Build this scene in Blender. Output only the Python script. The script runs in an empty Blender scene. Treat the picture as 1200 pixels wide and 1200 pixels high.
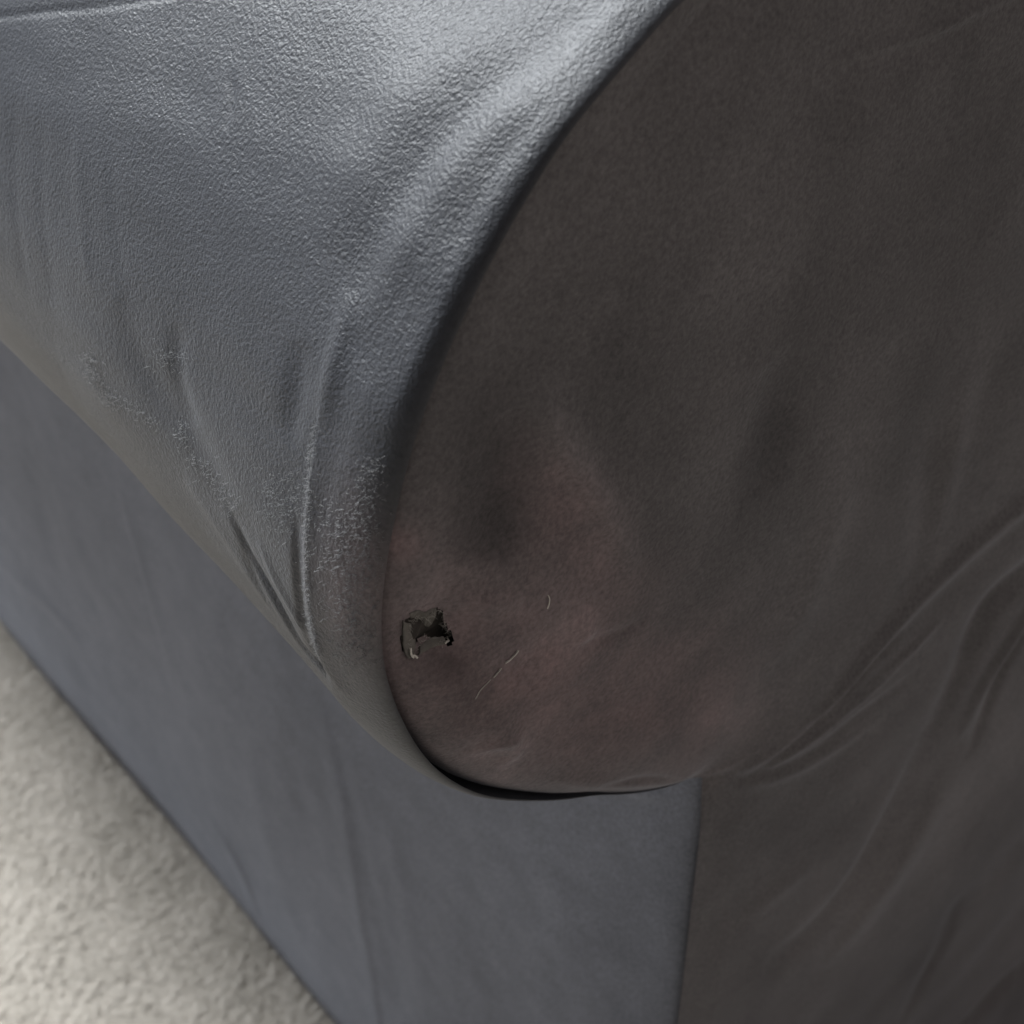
import bpy, math, random
import numpy as np
from mathutils import Vector, Matrix
from mathutils.bvhtree import BVHTree

random.seed(4)
rng = np.random.default_rng(4)
sc = bpy.context.scene
U = 0.45            # metres per modelling unit
FLOOR = -0.86       # carpet level in modelling units (0 = height where roll meets side panel)

# ------------------------------------------------------------------ camera
R = np.array([[0.7742, -0.4257, 0.4684], [-0.6330, -0.5179, 0.5754], [-0.0024, -0.7420, -0.6704]])
_u, _s, _v = np.linalg.svd(R); R = _u @ _v
CAM = np.array([-0.47196, -0.42103, 0.77458])
F = 2000.0
def W(p):           # modelling units -> world metres
    p = np.asarray(p, float)
    return p * U + np.array([0, 0, -FLOOR * U])
cd = bpy.data.cameras.new('camera'); cam = bpy.data.objects.new('camera', cd)
sc.collection.objects.link(cam); sc.camera = cam
X, Yv, Zv = R[:, 0], -R[:, 1], -R[:, 2]
loc = W(CAM)
cam.matrix_world = Matrix(((X[0], Yv[0], Zv[0], loc[0]), (X[1], Yv[1], Zv[1], loc[1]), (X[2], Yv[2], Zv[2], loc[2]), (0, 0, 0, 1)))
cd.sensor_width = 36; cd.lens = 36 * F / 1200; cd.clip_start = 0.02; cd.clip_end = 200
cd.dof.use_dof = True; cd.dof.focus_distance = 0.345; cd.dof.aperture_fstop = 24

# ------------------------------------------------------------------ light
wd = bpy.data.worlds.new('World'); sc.world = wd; wd.use_nodes = True
bg = wd.node_tree.nodes['Background']
bg.inputs[0].default_value = (0.96, 0.95, 1.0, 1); bg.inputs[1].default_value = 0.085
def area(name, pos, target, size, size_y, power, col):
    l = bpy.data.lights.new(name, 'AREA'); l.shape = 'RECTANGLE'
    l.size = size; l.size_y = size_y; l.energy = power; l.color = col
    o = bpy.data.objects.new(name, l); sc.collection.objects.link(o)
    o.location = pos
    o.rotation_euler = (Vector(target) - Vector(pos)).to_track_quat('-Z', 'Y').to_euler()
    return o
area('window_light', (-0.15, 1.55, 1.90), (-0.05, 0.1, 0.5), 0.6, 0.7, 122, (0.93, 0.97, 1.0))
area('side_fill_light', (-2.0, 1.9, 1.3), (0, 0.3, 0.3), 1.0, 1.2, 11, (0.68, 0.78, 1.0))  # added cool fill from the left, no second window known
area('room_bounce', (1.1, -1.7, 1.9), (0, 0, 0.4), 1.6, 1.2, 12, (1.0, 0.89, 0.86))
sc.view_settings.view_transform = 'Standard'; sc.view_settings.look = 'None'
sc.view_settings.exposure = 0.0; sc.view_settings.gamma = 1.0
sc.cycles.use_denoising = True
sc.cycles.max_bounces = 6

# ------------------------------------------------------------------ helpers
def ray(px):
    return R @ np.array([px[0] - 600.0, px[1] - 600.0, F])
def tag(o, label=None, cat=None, kind=None):
    if label: o['label'] = label
    if cat: o['category'] = cat
    if kind: o['kind'] = kind
    return o
def link(o, parent=None):
    sc.collection.objects.link(o)
    if parent: o.parent = parent
    return o
def mesh_obj(name, co, faces, mat, parent=None, smooth=True, attrs=None):
    me = bpy.data.meshes.new(name)
    co = np.asarray(co, np.float32); faces = np.asarray(faces, np.int32)
    n = faces.shape[1]
    me.vertices.add(len(co)); me.vertices.foreach_set('co', co.ravel())
    me.loops.add(faces.size); me.loops.foreach_set('vertex_index', faces.ravel())
    me.polygons.add(len(faces)); me.polygons.foreach_set('loop_start', np.arange(0, faces.size, n, dtype=np.int32))
    if smooth: me.polygons.foreach_set('use_smooth', np.ones(len(faces), bool))
    me.update(calc_edges=True)
    for k, v in (attrs or {}).items():
        a = me.attributes.new(k, 'FLOAT', 'POINT'); a.data.foreach_set('value', np.asarray(v, np.float32).ravel())
    me.materials.append(mat); me.validate()
    return link(bpy.data.objects.new(name, me), parent)
def grid_faces(nr, nc, flip=False):
    i = np.arange(nr - 1)[:, None] * nc + np.arange(nc - 1)[None, :]
    f = np.stack([i, i + 1, i + nc + 1, i + nc], -1).reshape(-1, 4)
    return f[:, ::-1] if flip else f
def normals(P):     # P: (nr,nc,3)
    du = np.gradient(P, axis=0); dv = np.gradient(P, axis=1)
    n = np.cross(du, dv); l = np.linalg.norm(n, axis=-1, keepdims=True); l[l < 1e-12] = 1
    return n / l
def bvh(P, step=6):
    Q = P[::step, ::step]; nr, nc = Q.shape[:2]
    return BVHTree.FromPolygons([tuple(c) for c in Q.reshape(-1, 3)], [tuple(f) for f in grid_faces(nr, nc)])
def spline(pts, n=22):
    pts = np.asarray(pts, float)
    if len(pts) == 2:
        t = np.linspace(0, 1, n)[:, None]; return pts[0] * (1 - t) + pts[1] * t
    p = np.vstack([2 * pts[0] - pts[1], pts, 2 * pts[-1] - pts[-2]]); out = []
    m = max(3, n // (len(pts) - 1))
    for i in range(1, len(p) - 2):
        for t in np.linspace(0, 1, m, endpoint=False):
            a, b, c, d = p[i - 1], p[i], p[i + 1], p[i + 2]
            out.append(0.5 * (2 * b + (c - a) * t + (2 * a - 5 * b + 4 * c - d) * t * t + (3 * b - a - 3 * c + d) * t ** 3))
    out.append(p[-2]); return np.array(out)
def onto(tree, px, miss=None):
    d = ray(px); h = tree.ray_cast(Vector(CAM), Vector(d).normalized())
    return None if h[0] is None else np.array(h[0])
def fold(P, N, tree, line, amp, w1, w2=None, t0=0.0, t1=0.0, acc=None):
    """Add to acc a ridge (amp>0) or trough (amp<0). line in photo pixels laid on the cloth; amp in mm; widths in px on
    the two sides; t0/t1: how strong the fold is at its two ends (0 fades out, 1 full)."""
    w2 = w2 or w1
    L = [onto(tree, p) for p in spline(line)]
    L = [p for p in L if p is not None]
    if len(L) < 3: return
    L = np.array(L); depth = np.linalg.norm(L.mean(0) - CAM); s = depth / F
    w1, w2 = w1 * s, w2 * s; wm = 3.2 * max(w1, w2)
    lo, hi = L.min(0) - wm, L.max(0) + wm
    V = P.reshape(-1, 3); idx = np.where(((V > lo) & (V < hi)).all(1))[0]
    if not len(idx): return
    v = V[idx]; n = N.reshape(-1, 3)[idx]
    best = np.full(len(v), 1e9); tt = np.zeros(len(v)); sg = np.zeros(len(v)); cum = np.r_[0, np.cumsum(np.linalg.norm(np.diff(L, axis=0), axis=1))]
    for k in range(len(L) - 1):
        a, e = L[k], L[k + 1] - L[k]; ee = e @ e
        if ee < 1e-14: continue
        u = np.clip(((v - a) @ e) / ee, 0, 1)
        dv = v - a - u[:, None] * e
        d = np.linalg.norm(dv, axis=1); m = d < best
        best[m] = d[m]; tt[m] = (cum[k] + u[m] * math.sqrt(ee)) / cum[-1]
        sg[m] = np.einsum('ij,ij->i', np.cross(n[m], e), dv[m])
    w = np.where(sg > 0, w1, w2)
    env = np.sin(np.pi * np.clip(tt, 0, 1)) ** 0.7
    env = np.maximum(env, np.where(tt < .5, t0, t1) * np.abs(np.cos(np.pi * tt)))
    acc.reshape(-1)[idx] += amp * 0.001 / U * np.exp(-(best / w) ** 2) * env
def smooth_noise(P, scale, seed, octaves=3):
    """cheap smooth 3D noise from random plane waves, P (...,3) in modelling units"""
    r = np.random.default_rng(seed); out = np.zeros(P.shape[:-1]); a = 1.0; tot = 0
    for o in range(octaves):
        for _ in range(7):
            d = r.normal(size=3); d /= np.linalg.norm(d)
            out += a * np.sin((P @ d) * (scale * 2 ** o) * r.uniform(.7, 1.4) * 2 * np.pi + r.uniform(0, 6.28)) / 3.5
        tot += a; a *= 0.5
    return out / tot
def blob(P, tree, px, rx, ang=0, ry=None):
    """soft spot on the cloth, radius in photo px measured along the cloth"""
    c = onto(tree, px)
    if c is None: return np.zeros(P.shape[:-1])
    s = np.linalg.norm(c - CAM) / F
    ry = ry or rx; d = P - c
    ca, sa = math.cos(ang), math.sin(ang)
    q = d @ R           # camera-parallel axes at placement time give the spot its long direction
    a = (q[..., 0] * ca + q[..., 1] * sa) / (rx * s); b = (-q[..., 0] * sa + q[..., 1] * ca) / (ry * s)
    return np.exp(-(a * a + b * b))

# ------------------------------------------------------------------ materials
def nodes(m):
    m.use_nodes = True; nt = m.node_tree; return nt, nt.nodes, nt.links, nt.nodes['Principled BSDF']
def make_cloth(name, base, stain_col=(0.200, 0.145, 0.142, 1), rough=.52, spec=.55, sheen=.10, grain_gain=1.0):
    m = bpy.data.materials.new(name); nt, N, Lk, B = nodes(m)
    tc = N.new('ShaderNodeTexCoord')
    def noise(scale, detail=3, rough=.55, dist=0.0, w=None):
        n = N.new('ShaderNodeTexNoise'); n.inputs['Scale'].default_value = scale; n.inputs['Detail'].default_value = detail
        n.inputs['Roughness'].default_value = rough; n.inputs['Distortion'].default_value = dist
        Lk.new(tc.outputs['Object'], n.inputs['Vector']); return n
    def math_(op, a, b, clamp=False):
        x = N.new('ShaderNodeMath'); x.operation = op; x.use_clamp = clamp
        for i, s in enumerate((a, b)):
            if s is None: continue
            if isinstance(s, (int, float)): x.inputs[i].default_value = s
            else: Lk.new(s, x.inputs[i])
        return x.outputs[0]
    def attr(nm):
        a = N.new('ShaderNodeAttribute'); a.attribute_name = nm; return a.outputs['Fac']
    # colour: slow nap shading, fine fibre mottle, stain, worn nap
    slow = noise(9, 3, .5); fine = noise(900, 2, .6); mid = noise(70, 4, .6)
    v = math_('MULTIPLY_ADD', slow.outputs[0], 0.30); v.node.inputs[2].default_value = 0.85
    v2 = math_('MULTIPLY_ADD', fine.outputs[0], 1.1); v2.node.inputs[2].default_value = 0.45
    v3 = math_('MULTIPLY_ADD', mid.outputs[0], 0.5); v3.node.inputs[2].default_value = 0.75
    v = math_('MULTIPLY', math_('MULTIPLY', v, v2), v3)
    nap = math_('ADD', attr('nap'), 1.0)
    v = math_('MULTIPLY', v, nap)
    hs = N.new('ShaderNodeVectorMath'); hs.operation = 'SCALE'
    mix = N.new('ShaderNodeMix'); mix.data_type = 'RGBA'
    st = math_('MULTIPLY', attr('stain'), math_("MULTIPLY", mid.outputs[0], 1.9), True)
    Lk.new(st, mix.inputs['Factor']); mix.inputs['A'].default_value = (*base, 1); mix.inputs['B'].default_value = stain_col
    Lk.new(mix.outputs['Result'], hs.inputs[0]); Lk.new(v, hs.inputs['Scale'])
    Lk.new(hs.outputs[0], B.inputs['Base Color'])
    B.inputs['Roughness'].default_value = rough
    B.inputs['Specular IOR Level'].default_value = spec
    B.inputs['Sheen Weight'].default_value = sheen; B.inputs['Sheen Roughness'].default_value = 0.38
    B.inputs['Sheen Tint'].default_value = (0.75, 0.8, 0.9, 1)
    # relief: brushed micro-suede grain
    g1 = noise(1150, 3, .6, .2); g2 = noise(1600, 2, .6); g3 = noise(45, 3, .5)
    h = math_('ADD', math_('MULTIPLY', g1.outputs[0], 1.0), math_('MULTIPLY', g2.outputs[0], 0.35))
    bump = N.new('ShaderNodeBump'); bump.inputs['Distance'].default_value = 0.00056 * grain_gain
    Lk.new(h, bump.inputs['Height'])
    Lk.new(attr('grain'), bump.inputs['Strength'])
    b2 = N.new('ShaderNodeBump'); b2.inputs['Distance'].default_value = 0.0012; b2.inputs['Strength'].default_value = 0.25
    Lk.new(g3.outputs[0], b2.inputs['Height']); Lk.new(bump.outputs[0], b2.inputs['Normal'])
    Lk.new(b2.outputs[0], B.inputs['Normal'])
    return m
cloth = make_cloth('microfibre_cloth', (0.029, 0.0300, 0.0350))  # one fabric in three base tones; this one darkened against strong window light
cloth_front = make_cloth('microfibre_cloth_front', (0.112, 0.104, 0.103), rough=.8, spec=.2, sheen=.3)  # same fabric, paler warm base puts the weak room light into the colour
cloth_side = make_cloth('microfibre_cloth_side', (0.165, 0.170, 0.193), rough=.8, spec=.2, sheen=.3)  # same fabric, paler bluish base makes up for little cool light here
def plain(name, col, rough=.8, sheen=0.0):
    m = bpy.data.materials.new(name); nt, N, Lk, B = nodes(m)
    tc = N.new('ShaderNodeTexCoord'); n = N.new('ShaderNodeTexNoise'); n.inputs['Scale'].default_value = 600
    Lk.new(tc.outputs['Object'], n.inputs['Vector'])
    r = N.new('ShaderNodeMix'); r.data_type = 'RGBA'
    r.inputs['A'].default_value = (*[c * .65 for c in col], 1); r.inputs['B'].default_value = (*[c * 1.3 for c in col], 1)
    Lk.new(n.outputs[0], r.inputs['Factor']); Lk.new(r.outputs['Result'], B.inputs['Base Color'])
    B.inputs['Roughness'].default_value = rough; B.inputs['Sheen Weight'].default_value = sheen
    B.inputs['Specular IOR Level'].default_value = .25
    return m
thread_mat = plain('frayed_thread', (0.72, 0.68, 0.60), sheen=.5)
fuzz_mat = plain('worn_fuzz', (0.26, 0.26, 0.26))
foam_mat = plain('torn_lining_dark', (0.045, 0.039, 0.034))
flap_mat = plain('torn_backing', (0.14, 0.13, 0.115))
seam_mat = plain('seam_thread', (0.05, 0.05, 0.055))

# ------------------------------------------------------------------ carpet
def make_carpet_mat():
    m = bpy.data.materials.new('carpet_wool'); nt, N, Lk, B = nodes(m)
    tc = N.new('ShaderNodeTexCoord')
    n = N.new('ShaderNodeTexNoise'); n.inputs['Scale'].default_value = 30; n.inputs['Detail'].default_value = 5
    n2 = N.new('ShaderNodeTexNoise'); n2.inputs['Scale'].default_value = 400; n2.inputs['Detail'].default_value = 3
    for q in (n, n2): Lk.new(tc.outputs['Object'], q.inputs['Vector'])
    r = N.new('ShaderNodeValToRGB'); r.color_ramp.elements[0].position = .3; r.color_ramp.elements[1].position = .7
    r.color_ramp.elements[0].color = (0.43, 0.39, 0.335, 1); r.color_ramp.elements[1].color = (0.54, 0.49, 0.425, 1)
    Lk.new(n.outputs[0], r.inputs[0]); Lk.new(r.outputs[0], B.inputs['Base Color'])
    B.inputs['Roughness'].default_value = .95; B.inputs['Specular IOR Level'].default_value = .1
    B.inputs['Sheen Weight'].default_value = .15
    bp = N.new('ShaderNodeBump'); bp.inputs['Distance'].default_value = .0025; bp.inputs['Strength'].default_value = .7
    Lk.new(n2.outputs[0], bp.inputs['Height']); Lk.new(bp.outputs[0], B.inputs['Normal'])
    return m
carpet_mat = make_carpet_mat()
gx = np.linspace(-4, 4, 260); gy = np.linspace(-4, 4, 260)
gxx, gyy = np.meshgrid(gx, gy, indexing='ij')
gz = -0.012 + 0 * gxx
carpet = mesh_obj('carpet', np.stack([gxx, gyy, gz], -1).reshape(-1, 3), grid_faces(260, 260), carpet_mat)
tag(carpet, 'cream short wool pile carpet under and beside the grey sofa arm', None, 'structure')
# felted pile: a dense sheet of lumpy tufts with fibres over it, where the carpet shows
x0, x1, y0, y1 = -0.30, 0.03, -0.02, 0.64
nx, ny = 480, 960
px, py = np.meshgrid(np.linspace(x0, x1, nx), np.linspace(y0, y1, ny), indexing='ij')
NT = 22000
tx = rng.uniform(x0, x1, NT); ty = rng.uniform(y0, y1, NT)
tr = rng.uniform(.0014, .0036, NT); th = rng.uniform(.0009, .0022, NT); ta = rng.uniform(0, math.pi, NT)
Q0 = np.stack([tx, ty, 0 * tx], -1)
ta = smooth_noise(Q0, 9, 31, 2) * 2.2 + rng.normal(0, .35, NT)
H = np.zeros_like(px); dx = (x1 - x0) / (nx - 1); dy = (y1 - y0) / (ny - 1)
for k in range(NT):
    i0 = int((tx[k] - x0) / dx); j0 = int((ty[k] - y0) / dy)
    ri, rj = int(.010 / dx), int(.010 / dy)
    a, b = max(0, i0 - ri), min(nx, i0 + ri + 1); c, d = max(0, j0 - rj), min(ny, j0 + rj + 1)
    if a >= b or c >= d: continue
    ddx = px[a:b, c:d] - tx[k]; ddy = py[a:b, c:d] - ty[k]
    ca, sa = math.cos(ta[k]), math.sin(ta[k])
    u = (ddx * ca + ddy * sa) / (tr[k] * 1.5); v = (-ddx * sa + ddy * ca) / (tr[k] * .8)
    H[a:b, c:d] = np.maximum(H[a:b, c:d], th[k] * np.exp(-(u * u + v * v)))
pile_P = np.stack([px, py, -0.008 + H + .0012 * smooth_noise(np.stack([px, py, 0 * px], -1), 12, 5, 2)], -1)
pile = mesh_obj('carpet_pile', pile_P.reshape(-1, 3), grid_faces(nx, ny), carpet_mat)
tag(pile, 'soft lumpy cream wool tufts of the carpet beside the sofa base', None, 'stuff')
# loose wool fibres
NF = 26000
fx = rng.uniform(x0, x1, NF); fy = rng.uniform(y0, y1, NF)
ii = np.clip(((fx - x0) / dx).astype(int), 0, nx - 1); jj = np.clip(((fy - y0) / dy).astype(int), 0, ny - 1)
fz = pile_P[ii, jj, 2] - .0006
ang = smooth_noise(np.stack([fx, fy, 0 * fx], -1), 14, 8, 2) * 2.5 + rng.normal(0, .7, NF)
ln = rng.uniform(.002, .0055, NF); wd_ = rng.uniform(.00022, .0005, NF)
dirx, diry = np.cos(ang), np.sin(ang)
co = []; 
for s, hh, ww in ((0, 0, 1), (.45, .55, .8), (1.0, .45, .25)):
    cx_ = fx + dirx * ln * s; cy_ = fy + diry * ln * s; cz_ = fz + ln * hh * .55
    for sg in (-1, 1):
        co.append(np.stack([cx_ - diry * wd_ * ww * sg, cy_ + dirx * wd_ * ww * sg, cz_], -1))
co = np.stack(co, 1).reshape(-1, 3)
b0 = np.arange(NF)[:, None] * 6
fc = np.concatenate([b0 + np.array([[0, 1, 3, 2]]), b0 + np.array([[2, 3, 5, 4]])])
fib = mesh_obj('carpet_fibre', co, fc, carpet_mat)
tag(fib, 'fine loose wool fibres lying over the cream carpet tufts', None, 'stuff')

# ------------------------------------------------------------------ sofa
sofa = bpy.data.objects.new('sofa', None); sofa.location = (0, 0, 0); link(sofa)
tag(sofa, 'grey microfibre sofa with rounded arm, small tear at its front corner, standing on cream carpet', 'sofa')

# seam outline of the arm front (x,z) on the plane y=0, read off the photograph
seam_px = [(800, 0), (735, 75), (660, 165), (620, 230), (585, 290), (545, 370), (510, 450), (485, 520), (465, 600), (455, 650), (447, 720),
           (450, 780), (470, 840), (510, 900), (560, 930), (620, 937), (700, 930), (800, 917)]
cxz = np.array([0.054, 0.256])
sp = []
for p in seam_px:
    d = ray(p); t = -CAM[1] / d[1]; h = CAM + t * d; sp.append((h[0], h[2]))
sp = np.array(sp); th_ = np.arctan2(sp[:, 1] - cxz[1], sp[:, 0] - cxz[0]) % (2 * np.pi); rr_ = np.hypot(sp[:, 0] - cxz[0], sp[:, 1] - cxz[1])
thg = np.linspace(np.pi / 2, np.radians(257.5), 400)
rg = np.interp(thg, np.r_[np.pi / 2, th_], np.r_[0.252, rr_])
k = np.hanning(31); k /= k.sum(); rg = np.convolve(np.pad(rg, 15, mode='edge'), k, 'valid')
seam_curve = np.stack([cxz[0] + rg * np.cos(thg), cxz[1] + rg * np.sin(thg)], -1)   # top -> underside
WID = 0.78
inner = []                                                       # inner side of the arm, out of the picture
zb = FLOOR + .03
for a in np.linspace(0, np.pi / 2, 30): inner.append((WID - .12 + .12 * math.cos(a), seam_curve[0, 1] - .12 + .12 * math.sin(a)))
inner = [(WID, z) for z in np.linspace(zb, inner[0][1], 20, endpoint=False)] + inner
topl = [(x, seam_curve[0, 1]) for x in np.linspace(WID - .12, seam_curve[0, 0], 90)[1:-1]]
prof = np.array(inner + topl + list(seam_curve))

def resample(c, n):
    s = np.r_[0, np.cumsum(np.hypot(*np.diff(c, axis=0).T))]; t = np.linspace(0, s[-1], n)
    return np.stack([np.interp(t, s, c[:, 0]), np.interp(t, s, c[:, 1])], -1)

# --- arm cover: rolled cloth running back along the arm
n_out = 580
outer = resample(seam_curve, n_out)
innr = resample(np.array(inner + topl), 120)
pc = np.vstack([innr, outer]); nrow = len(pc)
tan = np.gradient(pc, axis=0); nrm = np.stack([-tan[:, 1], tan[:, 0]], -1); nrm /= np.linalg.norm(nrm, axis=1)[:, None]
if (nrm[-300] @ (pc[-300] - cxz)) < 0: nrm = -nrm
ang_ = np.degrees(np.arctan2(pc[:, 1] - cxz[1], pc[:, 0] - cxz[0])) % 360
dl = np.where(np.arange(nrow) >= 120, np.interp(ang_, [90, 120, 170, 195, 215, 236, 250, 258], [.004, .005, .010, .013, .009, .005, .003, .003]), .004)
ysoft = np.where(np.arange(nrow) >= 120, np.interp(ang_, [90, 130, 170, 200, 235, 258], [.016, .018, .028, .040, .040, .03]), .016)
ph = np.linspace(0, np.pi / 2, 46)[:-1]
ys = np.r_[np.linspace(0, .62, 430)[1:], .62 + np.linspace(0, 1, 60)[1:] ** 1.5 * 1.6]
ncol = len(ph) + len(ys)
P = np.zeros((nrow, ncol, 3))
for j in range(ncol):
    if j < len(ph): yy = ysoft * (1 - np.cos(ph[j])) ; off = dl * np.sin(ph[j])
    else: yy = ysoft + ys[j - len(ph)]; off = dl * (1 - .85 * np.clip(ys[j - len(ph)] / .25, 0, 1) ** .8)
    c = pc + nrm * off[:, None]
    P[:, j, 0] = c[:, 0]; P[:, j, 1] = yy; P[:, j, 2] = c[:, 1]
Nn = normals(P)
if Nn[400, 300] @ np.array([-1, 0, 0]) < 0: Nn = -Nn; flipA = True
else: flipA = False
tree = bvh(P, 4)
acc = np.zeros(P.shape[:2])
f = lambda *a, **kw: fold(P, Nn, tree, *a, acc=acc, **kw)
# tight folds gathering at the front lower corner
f([(378, 470), (368, 540), (361, 600), (358, 660), (362, 720), (375, 770), (392, 800)], 0.79, 23.9, 4, t1=1)
f([(345, 600), (346, 680), (353, 730), (370, 775)], -0.83, 13.5, 6, t1=.6)
f([(262, 590), (290, 650), (322, 705), (352, 755), (376, 785)], -1.08, 16.4, 8, t1=.9)
f([(300, 630), (322, 680), (350, 730), (372, 770)], 0.49, 9.0, t1=.5)
f([(275, 620), (300, 680), (335, 735)], -0.41, 10.5, t1=.2)
f([(215, 560), (262, 630), (310, 700), (360, 765)], 0.49, 17.9, t1=.8)
f([(330, 540), (345, 600), (345, 660)], -0.21, 29.9)
# broad soft undulations
f([(720, -30), (640, 5), (570, 45), (490, 105), (425, 190), (380, 290)], 1.0, 46, 50, t0=1)
f([(670, 60), (590, 100), (525, 155), (460, 240), (405, 340)], -.6, 30, 34, t0=.2)
f([(720, 20), (670, 60), (605, 115), (550, 175), (500, 250), (455, 325), (415, 400)], .9, 30, 26, t0=.6)
f([(655, 115), (600, 170), (555, 240), (510, 330)], -.4, 20)

f([(560, 290), (520, 370), (480, 450), (455, 520)], .8, 22)
f([(410, 340), (390, 430), (374, 500)], .9, 18)
f([(352, 400), (345, 470), (335, 520)], -.8, 24)
f([(210, 380), (205, 440), (225, 500)], -.6, 20)
f([(265, 80), (268, 110), (262, 150)], -.4, 8)
f([(140, 350), (170, 430), (230, 520), (270, 600)], -.9, 34)
for x in (18, 48, 92, 130): f([(x, 120), (x + 3, 230), (x + 20, 360)], rng.choice([-.16, .2]), 13)
f([(-30, 28), (0, 20), (60, 12), (120, 6), (200, -8)], -.35, 5, t0=1, t1=1)

acc += .0022 * smooth_noise(P, 3.0, 2, 2) + .0007 * smooth_noise(P * np.array([1, .5, 1]), 14, 12, 2)
edge = np.clip(np.arange(ncol) / 40, 0, 1)[None, :]
acc *= edge
P2 = P + Nn * acc[..., None]
# nap grain: strong where brushed up, smooth toward the rear, the underside and the front lip
gr = .75 + .25 * smooth_noise(P, 5, 21, 2)
back = np.clip((P[..., 1] - .30) / .20, 0, 1)
low = np.clip((ang_[:, None] - 196) / 16, 0, 1)
front = np.clip(1 - np.arange(ncol)[None, :] / 34, 0, 1) * np.clip((1.0 - 0 * ang_[:, None]), 0, 1)
gr = np.clip(gr * (1 - .75 * back) * (1 - .85 * low) * (1 - .9 * front), .06, 1)
nap = .10 * smooth_noise(P, 4, 33, 3)
stain = blob(P, tree, (415, 690), 45, 0, 90) * .55
arm = mesh_obj('arm_cover', W(P2.reshape(-1, 3)), grid_faces(nrow, ncol, not flipA), cloth, sofa, attrs=dict(grain=gr, nap=nap, stain=stain))
arm['label'] = 'grey brushed cloth wrapped round the arm, creased at its lower front'
arm_tree, arm_P2 = tree, P2
arm_tree2 = bvh(P2, 2)

# --- side panel: flat cloth below the roll down to the carpet
nz, nyy = 420, 560
zt = np.linspace(.02, zb - .03, nz)
phs = np.linspace(0, np.pi / 2, 24)[:-1]
ysd = np.r_[np.linspace(0, .7, 470), .7 + np.linspace(0, 1, nyy - 470 - 23 + 1)[1:] ** 1.5 * 1.6]
ncs = len(phs) + len(ysd)
S = np.zeros((nz, ncs, 3)); S[..., 2] = zt[:, None]
rc = .045
for j in range(ncs):
    if j < len(phs): S[:, j, 1] = rc * (1 - np.cos(phs[j])) * 1.2; S[:, j, 0] = .012 * (1 - np.sin(phs[j])); S[:, j, 1] += .004 * (1 - phs[j] / 1.5708)
    else: S[:, j, 1] = rc * 1.2 + ysd[j - len(phs)]; S[:, j, 0] = 0
S[..., 0] += .026 * np.exp(-S[..., 1] / .16) - .014
Ns = np.zeros_like(S); Ns[..., 0] = -1
tree = bvh(S, 4); acc = np.zeros(S.shape[:2])
f = lambda *a, **kw: fold(S, Ns, tree, *a, acc=acc, **kw)
f([(140, 575), (165, 660), (185, 740), (205, 810)], 0.97, 16, 6)
f([(160, 640), (185, 740), (215, 830)], -0.60, 14)
f([(25, 450), (40, 560), (62, 660), (85, 740)], -0.75, 18)
f([(50, 500), (75, 600), (110, 700)], 0.60, 18)
f([(-20, 640), (20, 680), (70, 725), (105, 790)], 1.05, 12)
f([(375, 810), (395, 890), (412, 980), (425, 1080), (445, 1200)], 1.05, 9, 20, t1=.7)
f([(395, 860), (420, 960), (440, 1060), (470, 1180)], -0.68, 16, t1=.6)
f([(340, 870), (365, 960), (385, 1080)], -0.60, 22)
f([(245, 960), (280, 1020), (300, 1080)], 0.90, 12)
f([(300, 900), (320, 1000), (345, 1100)], 0.53, 24)
f([(450, 940), (470, 1040), (490, 1160)], 0.60, 16, t1=.5)
f([(540, 960), (560, 1080), (580, 1200)], -0.53, 24, t1=.7)
f([(640, 950), (660, 1080), (650, 1200)], 0.60, 40, t1=.7)
f([(735, 940), (745, 1040), (735, 1180)], -0.90, 30, t0=.5, t1=.8)
f([(700, 925), (745, 930), (790, 935)], 0.68, 9)
acc += .003 * smooth_noise(S, 1.6, 3, 2) + .0004 * smooth_noise(S * np.array([1, 1, .35]), 9, 13, 2)
acc *= np.clip(np.arange(ncs) / 12, 0, 1)[None, :]
S2 = S + Ns * acc[..., None]
S2[..., 0] += np.interp(zt, [zb - .03, zb + .04, zb + .12], [.02, .004, 0])[:, None]
grs = np.full(S.shape[:2], .3); naps = .12 * smooth_noise(S * np.array([1, 1, .4]), 4, 35, 3)
side = mesh_obj('side_panel', W(S2.reshape(-1, 3)), grid_faces(nz, ncs), cloth_side, sofa, attrs=dict(grain=grs, nap=naps, stain=0 * grs))

# --- front panel with the tear
top = resample(seam_curve, 460)                               # top -> corner
left = np.vstack([top, np.stack([np.full(250, .013), np.linspace(-.004, zb, 250)], -1)])
left[:460, 0] += 0
left[460:, 0] = .013; left[452:460, 0] = np.linspace(left[452, 0], .013, 8)
nrf = len(left); ncf = 480
s = np.linspace(0, 1, ncf); s = s * .55 + .45 * s ** 2.2
Fp = np.zeros((nrf, ncf, 3))
Fp[..., 0] = left[:, :1] + (WID - left[:, :1]) * s[None, :]
Fp[..., 2] = left[:, 1:2]
Nf = np.zeros_like(Fp); Nf[..., 1] = -1
tree = bvh(Fp, 3); acc = np.zeros(Fp.shape[:2])
f = lambda *a, **kw: fold(Fp, Nf, tree, *a, acc=acc, **kw)
f([(812, 915), (850, 895), (900, 865), (945, 820), (985, 765), (1040, 705), (1110, 640), (1200, 560), (1260, 500)], 2.43, 13.2, 22, t0=.5, t1=1)
f([(825, 912), (870, 893), (920, 850), (965, 800), (1000, 760), (1040, 725)], -2.43, 9.9, 12, t0=.5)
f([(835, 912), (890, 880), (950, 830), (1010, 780), (1060, 735), (1085, 712)], 1.78, 7.7, 9, t0=.4)
f([(830, 915), (890, 900), (950, 870), (1020, 820)], 0.81, 9.9, t0=.5)
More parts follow.
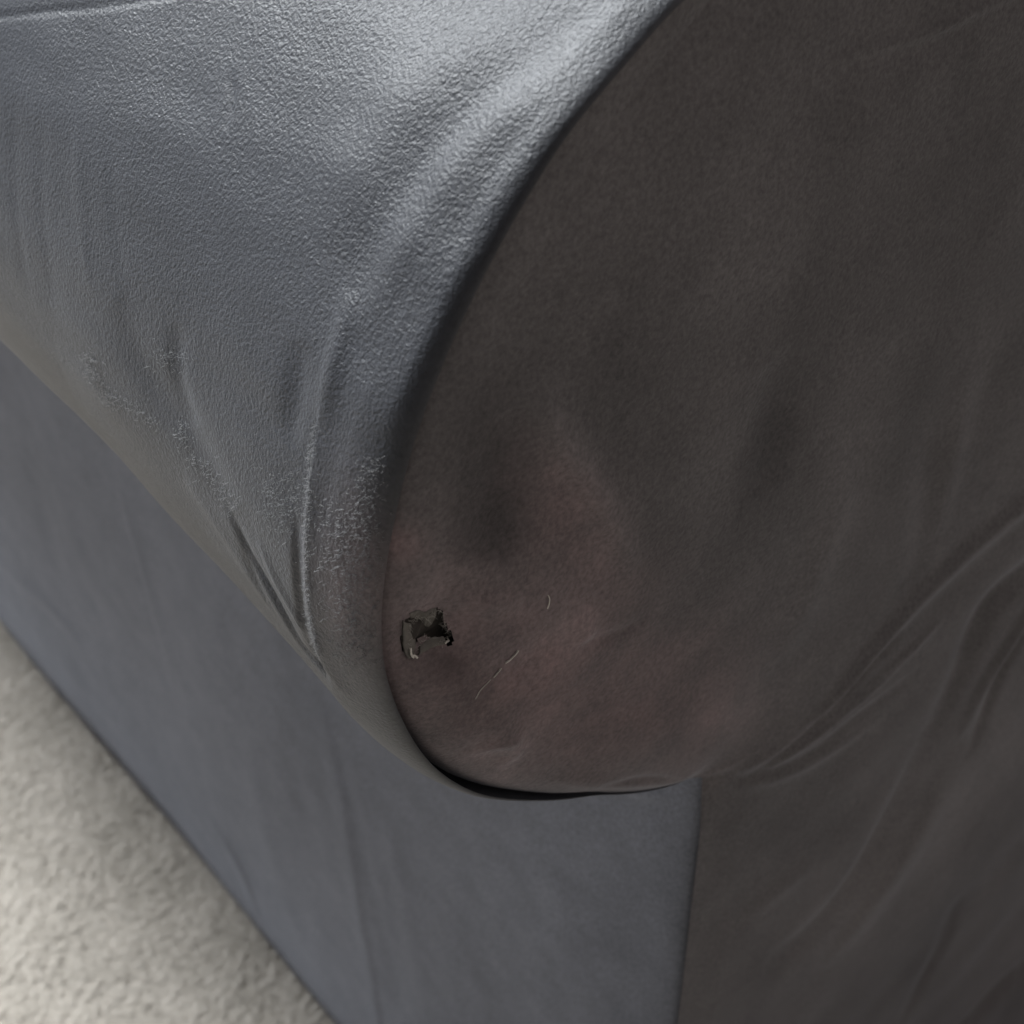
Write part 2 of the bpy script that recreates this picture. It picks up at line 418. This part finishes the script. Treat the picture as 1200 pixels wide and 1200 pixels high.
f([(860, 905), (930, 870), (990, 822), (1060, 770)], -0.97, 9.9)
f([(1250, 570), (1190, 650), (1140, 700), (1105, 780), (1070, 850)], -3.24, 18.7, 26, t0=.6)
f([(1200, 700), (1160, 760), (1135, 820), (1115, 870)], -1.78, 9.9, 14)
f([(1230, 620), (1170, 720), (1130, 790), (1105, 850)], 1.94, 15.4, 10, t0=.7)
f([(1075, 830), (1035, 920), (995, 1000), (940, 1070), (880, 1120)], -2.43, 33.0, 20)
f([(1100, 860), (1060, 950), (1010, 1030), (950, 1120)], 1.94, 37.4, 20)
f([(860, 1070), (900, 1030), (940, 1000)], 0.81, 17.6)
f([(1108, 1035), (1088, 1095), (1060, 1150), (1040, 1190)], -1.78, 13.2, 18)
f([(1210, 1110), (1160, 1150), (1100, 1205)], -3.65, 28.6, 16, t0=1, t1=1)
f([(960, 72), (1010, 57), (1080, 38), (1150, 5), (1200, -20)], 0.65, 6.6, 9, t1=.8)
f([(1000, 85), (1060, 60), (1140, 30)], -0.32, 19.8)
f([(600, 445), (640, 500), (680, 570), (725, 650)], 1.46, 28.6, 14)
f([(880, 420), (890, 500), (880, 560)], -1.05, 37.4)
f([(930, 520), (960, 580), (930, 680), (900, 760)], 0.97, 28.6)
f([(1030, 480), (1070, 520), (1060, 640), (1020, 690)], -0.97, 26.4)
f([(1120, 420), (1100, 520), (1080, 620)], 1.05, 24.2)
f([(590, 475), (575, 560), (575, 650)], -1.30, 37.4)
f([(640, 690), (665, 730), (610, 750)], 0.89, 15.4)
f([(600, 750), (680, 735), (740, 710)], -0.73, 11.0)
f([(560, 830), (590, 870), (570, 890)], 1.05, 13.2)
f([(530, 880), (555, 868), (600, 850)], 0.73, 9.9)
f([(600, 690), (560, 700), (520, 690)], 0.57, 13.2)
f([(640, 905), (700, 915), (790, 912)], 1.30, 15.4, 8, t1=.6)
f([(690, 912), (740, 904), (790, 908)], -1.05, 7.7)
f([(452, 800), (475, 845), (512, 895), (560, 925)], 0.97, 19.8)
acc += .006 * smooth_noise(Fp, 1.1, 4, 1) + .0018 * smooth_noise(Fp, 5.5, 14, 2)
# soft puff of the filled face, dying away at the seam
r = np.hypot(Fp[..., 0] - cxz[0], Fp[..., 2] - cxz[1]); inz = np.clip(Fp[..., 2] / .06, 0, 1)
dist = (Fp[..., 0] - left[:, :1])
af = np.degrees(np.arctan2(Fp[..., 2] - cxz[1], Fp[..., 0] - cxz[0])) % 360
dr = np.where((af >= 90) & (af <= 257.5), np.abs(np.interp(af, np.degrees(thg), rg) - r), 9)
dcn = np.hypot(Fp[..., 0] - seam_curve[-1, 0], Fp[..., 2] - seam_curve[-1, 1])
dr = np.where(dr > 5, np.minimum(seam_curve[0, 1] - Fp[..., 2], 9), dr); dr = np.minimum(dr, dcn); dr = np.where(Fp[..., 2] < seam_curve[-1, 1], np.maximum(dist, .0), dr)
lim = 1 - np.exp(-dr / .02)
deep = np.interp(af, [90, 125, 150, 195, 215, 242, 258, 300, 340], [0, .3, .8, 1, 1.7, .3, .1, .1, 0])
lim = 1 - np.exp(-dr / np.interp(af, [90, 150, 200, 258, 330, 360], [.12, .08, .025, .02, .10, .12]))
lim = lim + (1 - lim) * np.exp(-(r / .12) ** 2); lim = np.clip(lim, 0, 1)
acc *= np.clip(dist / .03, 0, 1)
puff = .014 * lim - .007 * deep * np.exp(-dr / .007)
wz = np.clip((Fp[..., 2] + .06) / .065, 0, 1); wz = wz * wz * (3 - 2 * wz)
puff = puff * wz + (1 - wz) * (.003 + .011 * (1 - np.exp(-dist / .10)))
F2 = Fp + Nf * (acc + puff)[..., None]
hole_px = [(480, 728), (489, 722), (498, 726), (502, 722), (508, 717), (513, 715), (518, 718), (519, 728), (521, 735), (526, 742), (523, 750),
           (514, 751), (505, 746), (497, 745), (492, 752), (489, 760), (483, 766), (479, 768), (476, 758), (477, 742)]
hole = np.array([onto(tree, p)[[0, 2]] for p in hole_px])
def inside(x, z, poly):
    c = np.zeros(x.shape, bool); j = len(poly) - 1
    for i in range(len(poly)):
        xi, zi = poly[i]; xj, zj = poly[j]
        c ^= ((zi > z) != (zj > z)) & (x < (xj - xi) * (z - zi) / (zj - zi + 1e-12) + xi); j = i
    return c
hc = hole.mean(0); hd = np.hypot(Fp[..., 0] - hc[0], Fp[..., 2] - hc[1])
F2[..., 1] += .006 * np.exp(-(hd / .02) ** 2)                                  # cloth sinks round the tear
hin = inside(Fp[..., 0], Fp[..., 2], hole)
# nearest-edge lip: curls out
ffs = grid_faces(nrf, ncf, True)
hv = hin.reshape(-1); ffs = ffs[~hv[ffs].any(1)]
stainf = blob(Fp, tree, (600, 790), 190, .2, 140) * .85 + blob(Fp, tree, (650, 590), 80, 1.0, 45) * .55 + blob(Fp, tree, (470, 640), 25) * .6 + blob(Fp, tree, (800, 830), 90) * .35
napf = .15 * smooth_noise(Fp * np.array([1.3, 1, .8]), 4.5, 37, 4) - .48 * blob(Fp + .008 * smooth_noise(Fp, 8, 77, 2)[..., None], tree, (572, 600), 50, 0, 100) - .24 * blob(Fp, tree, (885, 500), 45, 0, 90) - .12 * blob(Fp, tree, (1100, 300), 90, 0, 200) \
    + .18 * blob(Fp, tree, (650, 720), 40) + .30 * blob(Fp, tree, (570, 878), 26, .4, 14) + .22 * blob(Fp, tree, (545, 862), 12, .9, 30) + .34 * blob(Fp, tree, (675, 560), 26, -.5, 95) + .2 * blob(Fp, tree, (500, 660), 26, .1, 60) + .25 * blob(Fp, tree, (600, 745), 14, 1.1, 60) - .3 * blob(Fp, tree, (522, 775), 24) \
    - .15 * blob(Fp, tree, (520, 775), 30) + .15 * blob(Fp, tree, (640, 705), 12, 0, 25)
for bx, by, rx, an, ry, am in ((700, 470, 60, .3, 130, -.14), (760, 640, 50, .2, 70, -.14), (820, 560, 30, .4, 90, .16), (960, 600, 34, .5, 100, .16), (1040, 500, 40, .2, 120, -.14),
        (950, 300, 50, .1, 160, -.12), (1010, 420, 30, .3, 90, .10), (1150, 470, 30, .2, 130, -.12), (680, 300, 60, .5, 120, .08), (860, 800, 50, .7, 60, .16), (900, 960, 90, .5, 50, -.16),
        (1010, 1000, 60, .5, 150, .16), (1080, 1080, 26, .4, 90, -.16), (560, 690, 50, .1, 24, .22), (700, 830, 90, .2, 50, -.14), (540, 820, 30, .3, 40, -.15), (600, 860, 16, .5, 34, .28), (1130, 920, 50, .5, 110, .14), (870, 1130, 40, .2, 60, -.12)):
    napf += am * 1.25 * blob(Fp + .010 * smooth_noise(Fp, 9, int(bx), 2)[..., None], tree, (bx, by), rx, an, ry)
grf = np.full(Fp.shape[:2], .36)
front = mesh_obj('front_panel', W(F2.reshape(-1, 3)), ffs, cloth_front, sofa, attrs=dict(grain=grf, nap=napf, stain=np.clip(stainf, 0, 1)))
front['label'] = 'dark front face of the arm with reddish wear marks and a small ragged tear'

# --- tear: lining behind, curled torn flaps, frayed threads
front_tree = bvh(F2, 2)
def fpt(px, out=0.0):
    p = onto(front_tree, px)
    if p is None: p = np.array([*onto(tree, px)])
    p = p.copy(); p[1] -= out * .001 / U; return p
ysurf = fpt(hole_px[8])[1]
lx, lz = np.meshgrid(np.linspace(hc[0] - .012, hc[0] + .014, 60), np.linspace(hc[1] - .018, hc[1] + .018, 80), indexing='ij')
L = np.stack([lx, 0 * lx + ysurf + .0042, lz], -1)
L[..., 1] += .0016 * smooth_noise(L, 60, 6, 3)
mesh_obj('torn_lining', W(L.reshape(-1, 3)), grid_faces(60, 80, True), foam_mat, sofa)
def flap(pts_a, pts_b, out_a, out_b, n=14, m=8):
    A = spline(pts_a, n); B_ = spline(pts_b, n); q = min(len(A), len(B_)); A, B_ = A[:q], B_[:q]
    G = np.zeros((q, m, 3))
    for i in range(q):
        for j in range(m):
            t = j / (m - 1); p = A[i] * (1 - t) + B_[i] * t
            base = fpt(p, (1 - t) * out_a + t * out_b + math.sin(t * 3.14) * .3 + .12 * math.sin(i * 1.7 + j))
            G[i, j] = base
    o = mesh_obj('torn_flap', W(G.reshape(-1, 3)), grid_faces(q, m), flap_mat, sofa); so = o.modifiers.new('thickness', 'SOLIDIFY'); so.thickness = .0004
flap([(471, 726), (471, 745), (472, 760), (477, 770)], [(482, 733), (485, 744), (489, 756), (487, 766)], .12, -.7)
flap([(479, 719), (490, 715), (500, 719)], [(484, 728), (491, 729), (499, 731)], .2, -1.0)
flap([(497, 718), (504, 714), (511, 712)], [(499, 736), (505, 738), (510, 733)], .2, -.9)
flap([(488, 766), (504, 757), (522, 752)], [(493, 757), (505, 749), (520, 748)], .2, -.4)
def hair(co, fc, p0, p1, bow, rad, n=5, taper=.6):
    """one thin bent fibre as a three-sided tube between two points"""
    p0, p1 = np.asarray(p0), np.asarray(p1); d = p1 - p0; l = np.linalg.norm(d); d = d / (l + 1e-9)
    a = np.cross(d, [.3, .9, .2]); a /= np.linalg.norm(a); b = np.cross(d, a); base = len(co)
    for i in range(n):
        t = i / (n - 1); c = p0 + d * l * t + np.asarray(bow) * math.sin(math.pi * t); r_ = rad * (1 - taper * t)
        for q in range(3): co.append(c + r_ * (a * math.cos(q * 2.094) + b * math.sin(q * 2.094)))
    for i in range(n - 1):
        for q in range(3):
            q2 = (q + 1) % 3; fc.append((base + i * 3 + q, base + i * 3 + q2, base + i * 3 + 3 + q2, base + i * 3 + 3 + q))
mm = .001 / U
co, fc = [], []
hp = np.array(hole_px, float); hcp = hp.mean(0)
for k in range(150):
    i = rng.integers(len(hp)); t = rng.random(); p = hp[i] * (1 - t) + hp[(i + 1) % len(hp)] * t
    p_out = p + (p - hcp) / np.linalg.norm(p - hcp) * rng.uniform(0, 1.5)
    q = p + rng.normal(0, 3.0, 2) - (p - hcp) * .06
    hair(co, fc, fpt(p_out, .15), fpt(p_out, .5) * 0 + np.array([*fpt(p_out)]) + (onto(tree, q) - onto(tree, p)) + np.array([0, -rng.uniform(.2, 1.0) * mm, 0]), rng.normal(0, .15, 3) * mm, .035 * mm)
tag(mesh_obj('frayed_fibre', W(np.array(co)), fc, plain('fray', (.42, .40, .36)), sofa, smooth=True), None, None, 'stuff')
def thread(line, rad, out, bow=.2):
    co, fc = [], []; L = [fpt(p, out + .05 * math.sin(i * .8)) for i, p in enumerate(spline(line, 12))]
    for a, b in zip(L[:-1], L[1:]): hair(co, fc, a, b, (0, 0, 0), rad * mm, 3, 0)
    o = mesh_obj('loose_thread', W(np.array(co)), fc, thread_mat, sofa); return o
thread([(606, 761), (600, 769), (591, 776)], .26, .4)
thread([(586, 782), (581, 789), (577, 793)], .20, .35)
thread([(574, 795), (562, 808), (556, 818)], .10, .35)
thread([(478, 757), (479, 764), (482, 768)], .26, .8)
thread([(479, 766), (482, 765), (486, 768)], .24, .9)
thread([(519, 751), (523, 748)], .25, .7)
thread([(640, 712), (643, 702), (641, 696)], .13, .4)

# --- worn fuzzy nap on the arm cover
co, fc = [], []
def fuzz(line, n, spread, ln_px, rad):
    L = spline(line, 60)
    for _ in range(n):
        p = L[rng.integers(len(L))] + rng.normal(0, spread, 2) * np.array([1, .8])
        a = onto(arm_tree2, p)
        if a is None: continue
        an = rng.uniform(0, 6.28); q = p + ln_px * rng.uniform(.4, 1.3) * np.array([math.cos(an), math.sin(an)])
        b = onto(arm_tree2, q)
        if b is None or np.linalg.norm(a - b) > .03: continue
        n_ = a - np.array([cxz[0], a[1], cxz[1]]); n_ /= np.linalg.norm(n_)
        hair(co, fc, a + n_ * .05 * mm, b + n_ * .25 * mm, n_ * rng.uniform(.1, .5) * mm, rad * mm, 4)
fuzz([(103, 415), (108, 435), (120, 455), (140, 475)], 170, 6, 4, .04)
fuzz([(130, 462), (160, 480), (185, 505)], 80, 7, 4, .035)
fuzz([(180, 430), (200, 415), (210, 425)], 90, 9, 4, .035)
fuzz([(213, 495), (222, 525), (240, 555)], 110, 6, 4, .04)
fuzz([(240, 545), (262, 575), (272, 600)], 110, 7, 4, .035)
fuzz([(400, 600), (410, 660), (415, 720), (418, 770)], 900, 18, 4, .055)
fuzz([(369, 500), (362, 570), (360, 640), (362, 710), (374, 765)], 420, 1.6, 5, .04)
fuzz([(330, 560), (335, 620)], 260, 16, 4, .03)
fuzz([(440, 540), (430, 600), (440, 680)], 300, 9, 4, .04)
tag(mesh_obj('worn_fuzz', W(np.array(co)), fc, fuzz_mat, sofa), 'pale roughened fibres on the worn lower front of the arm', None, 'stuff')
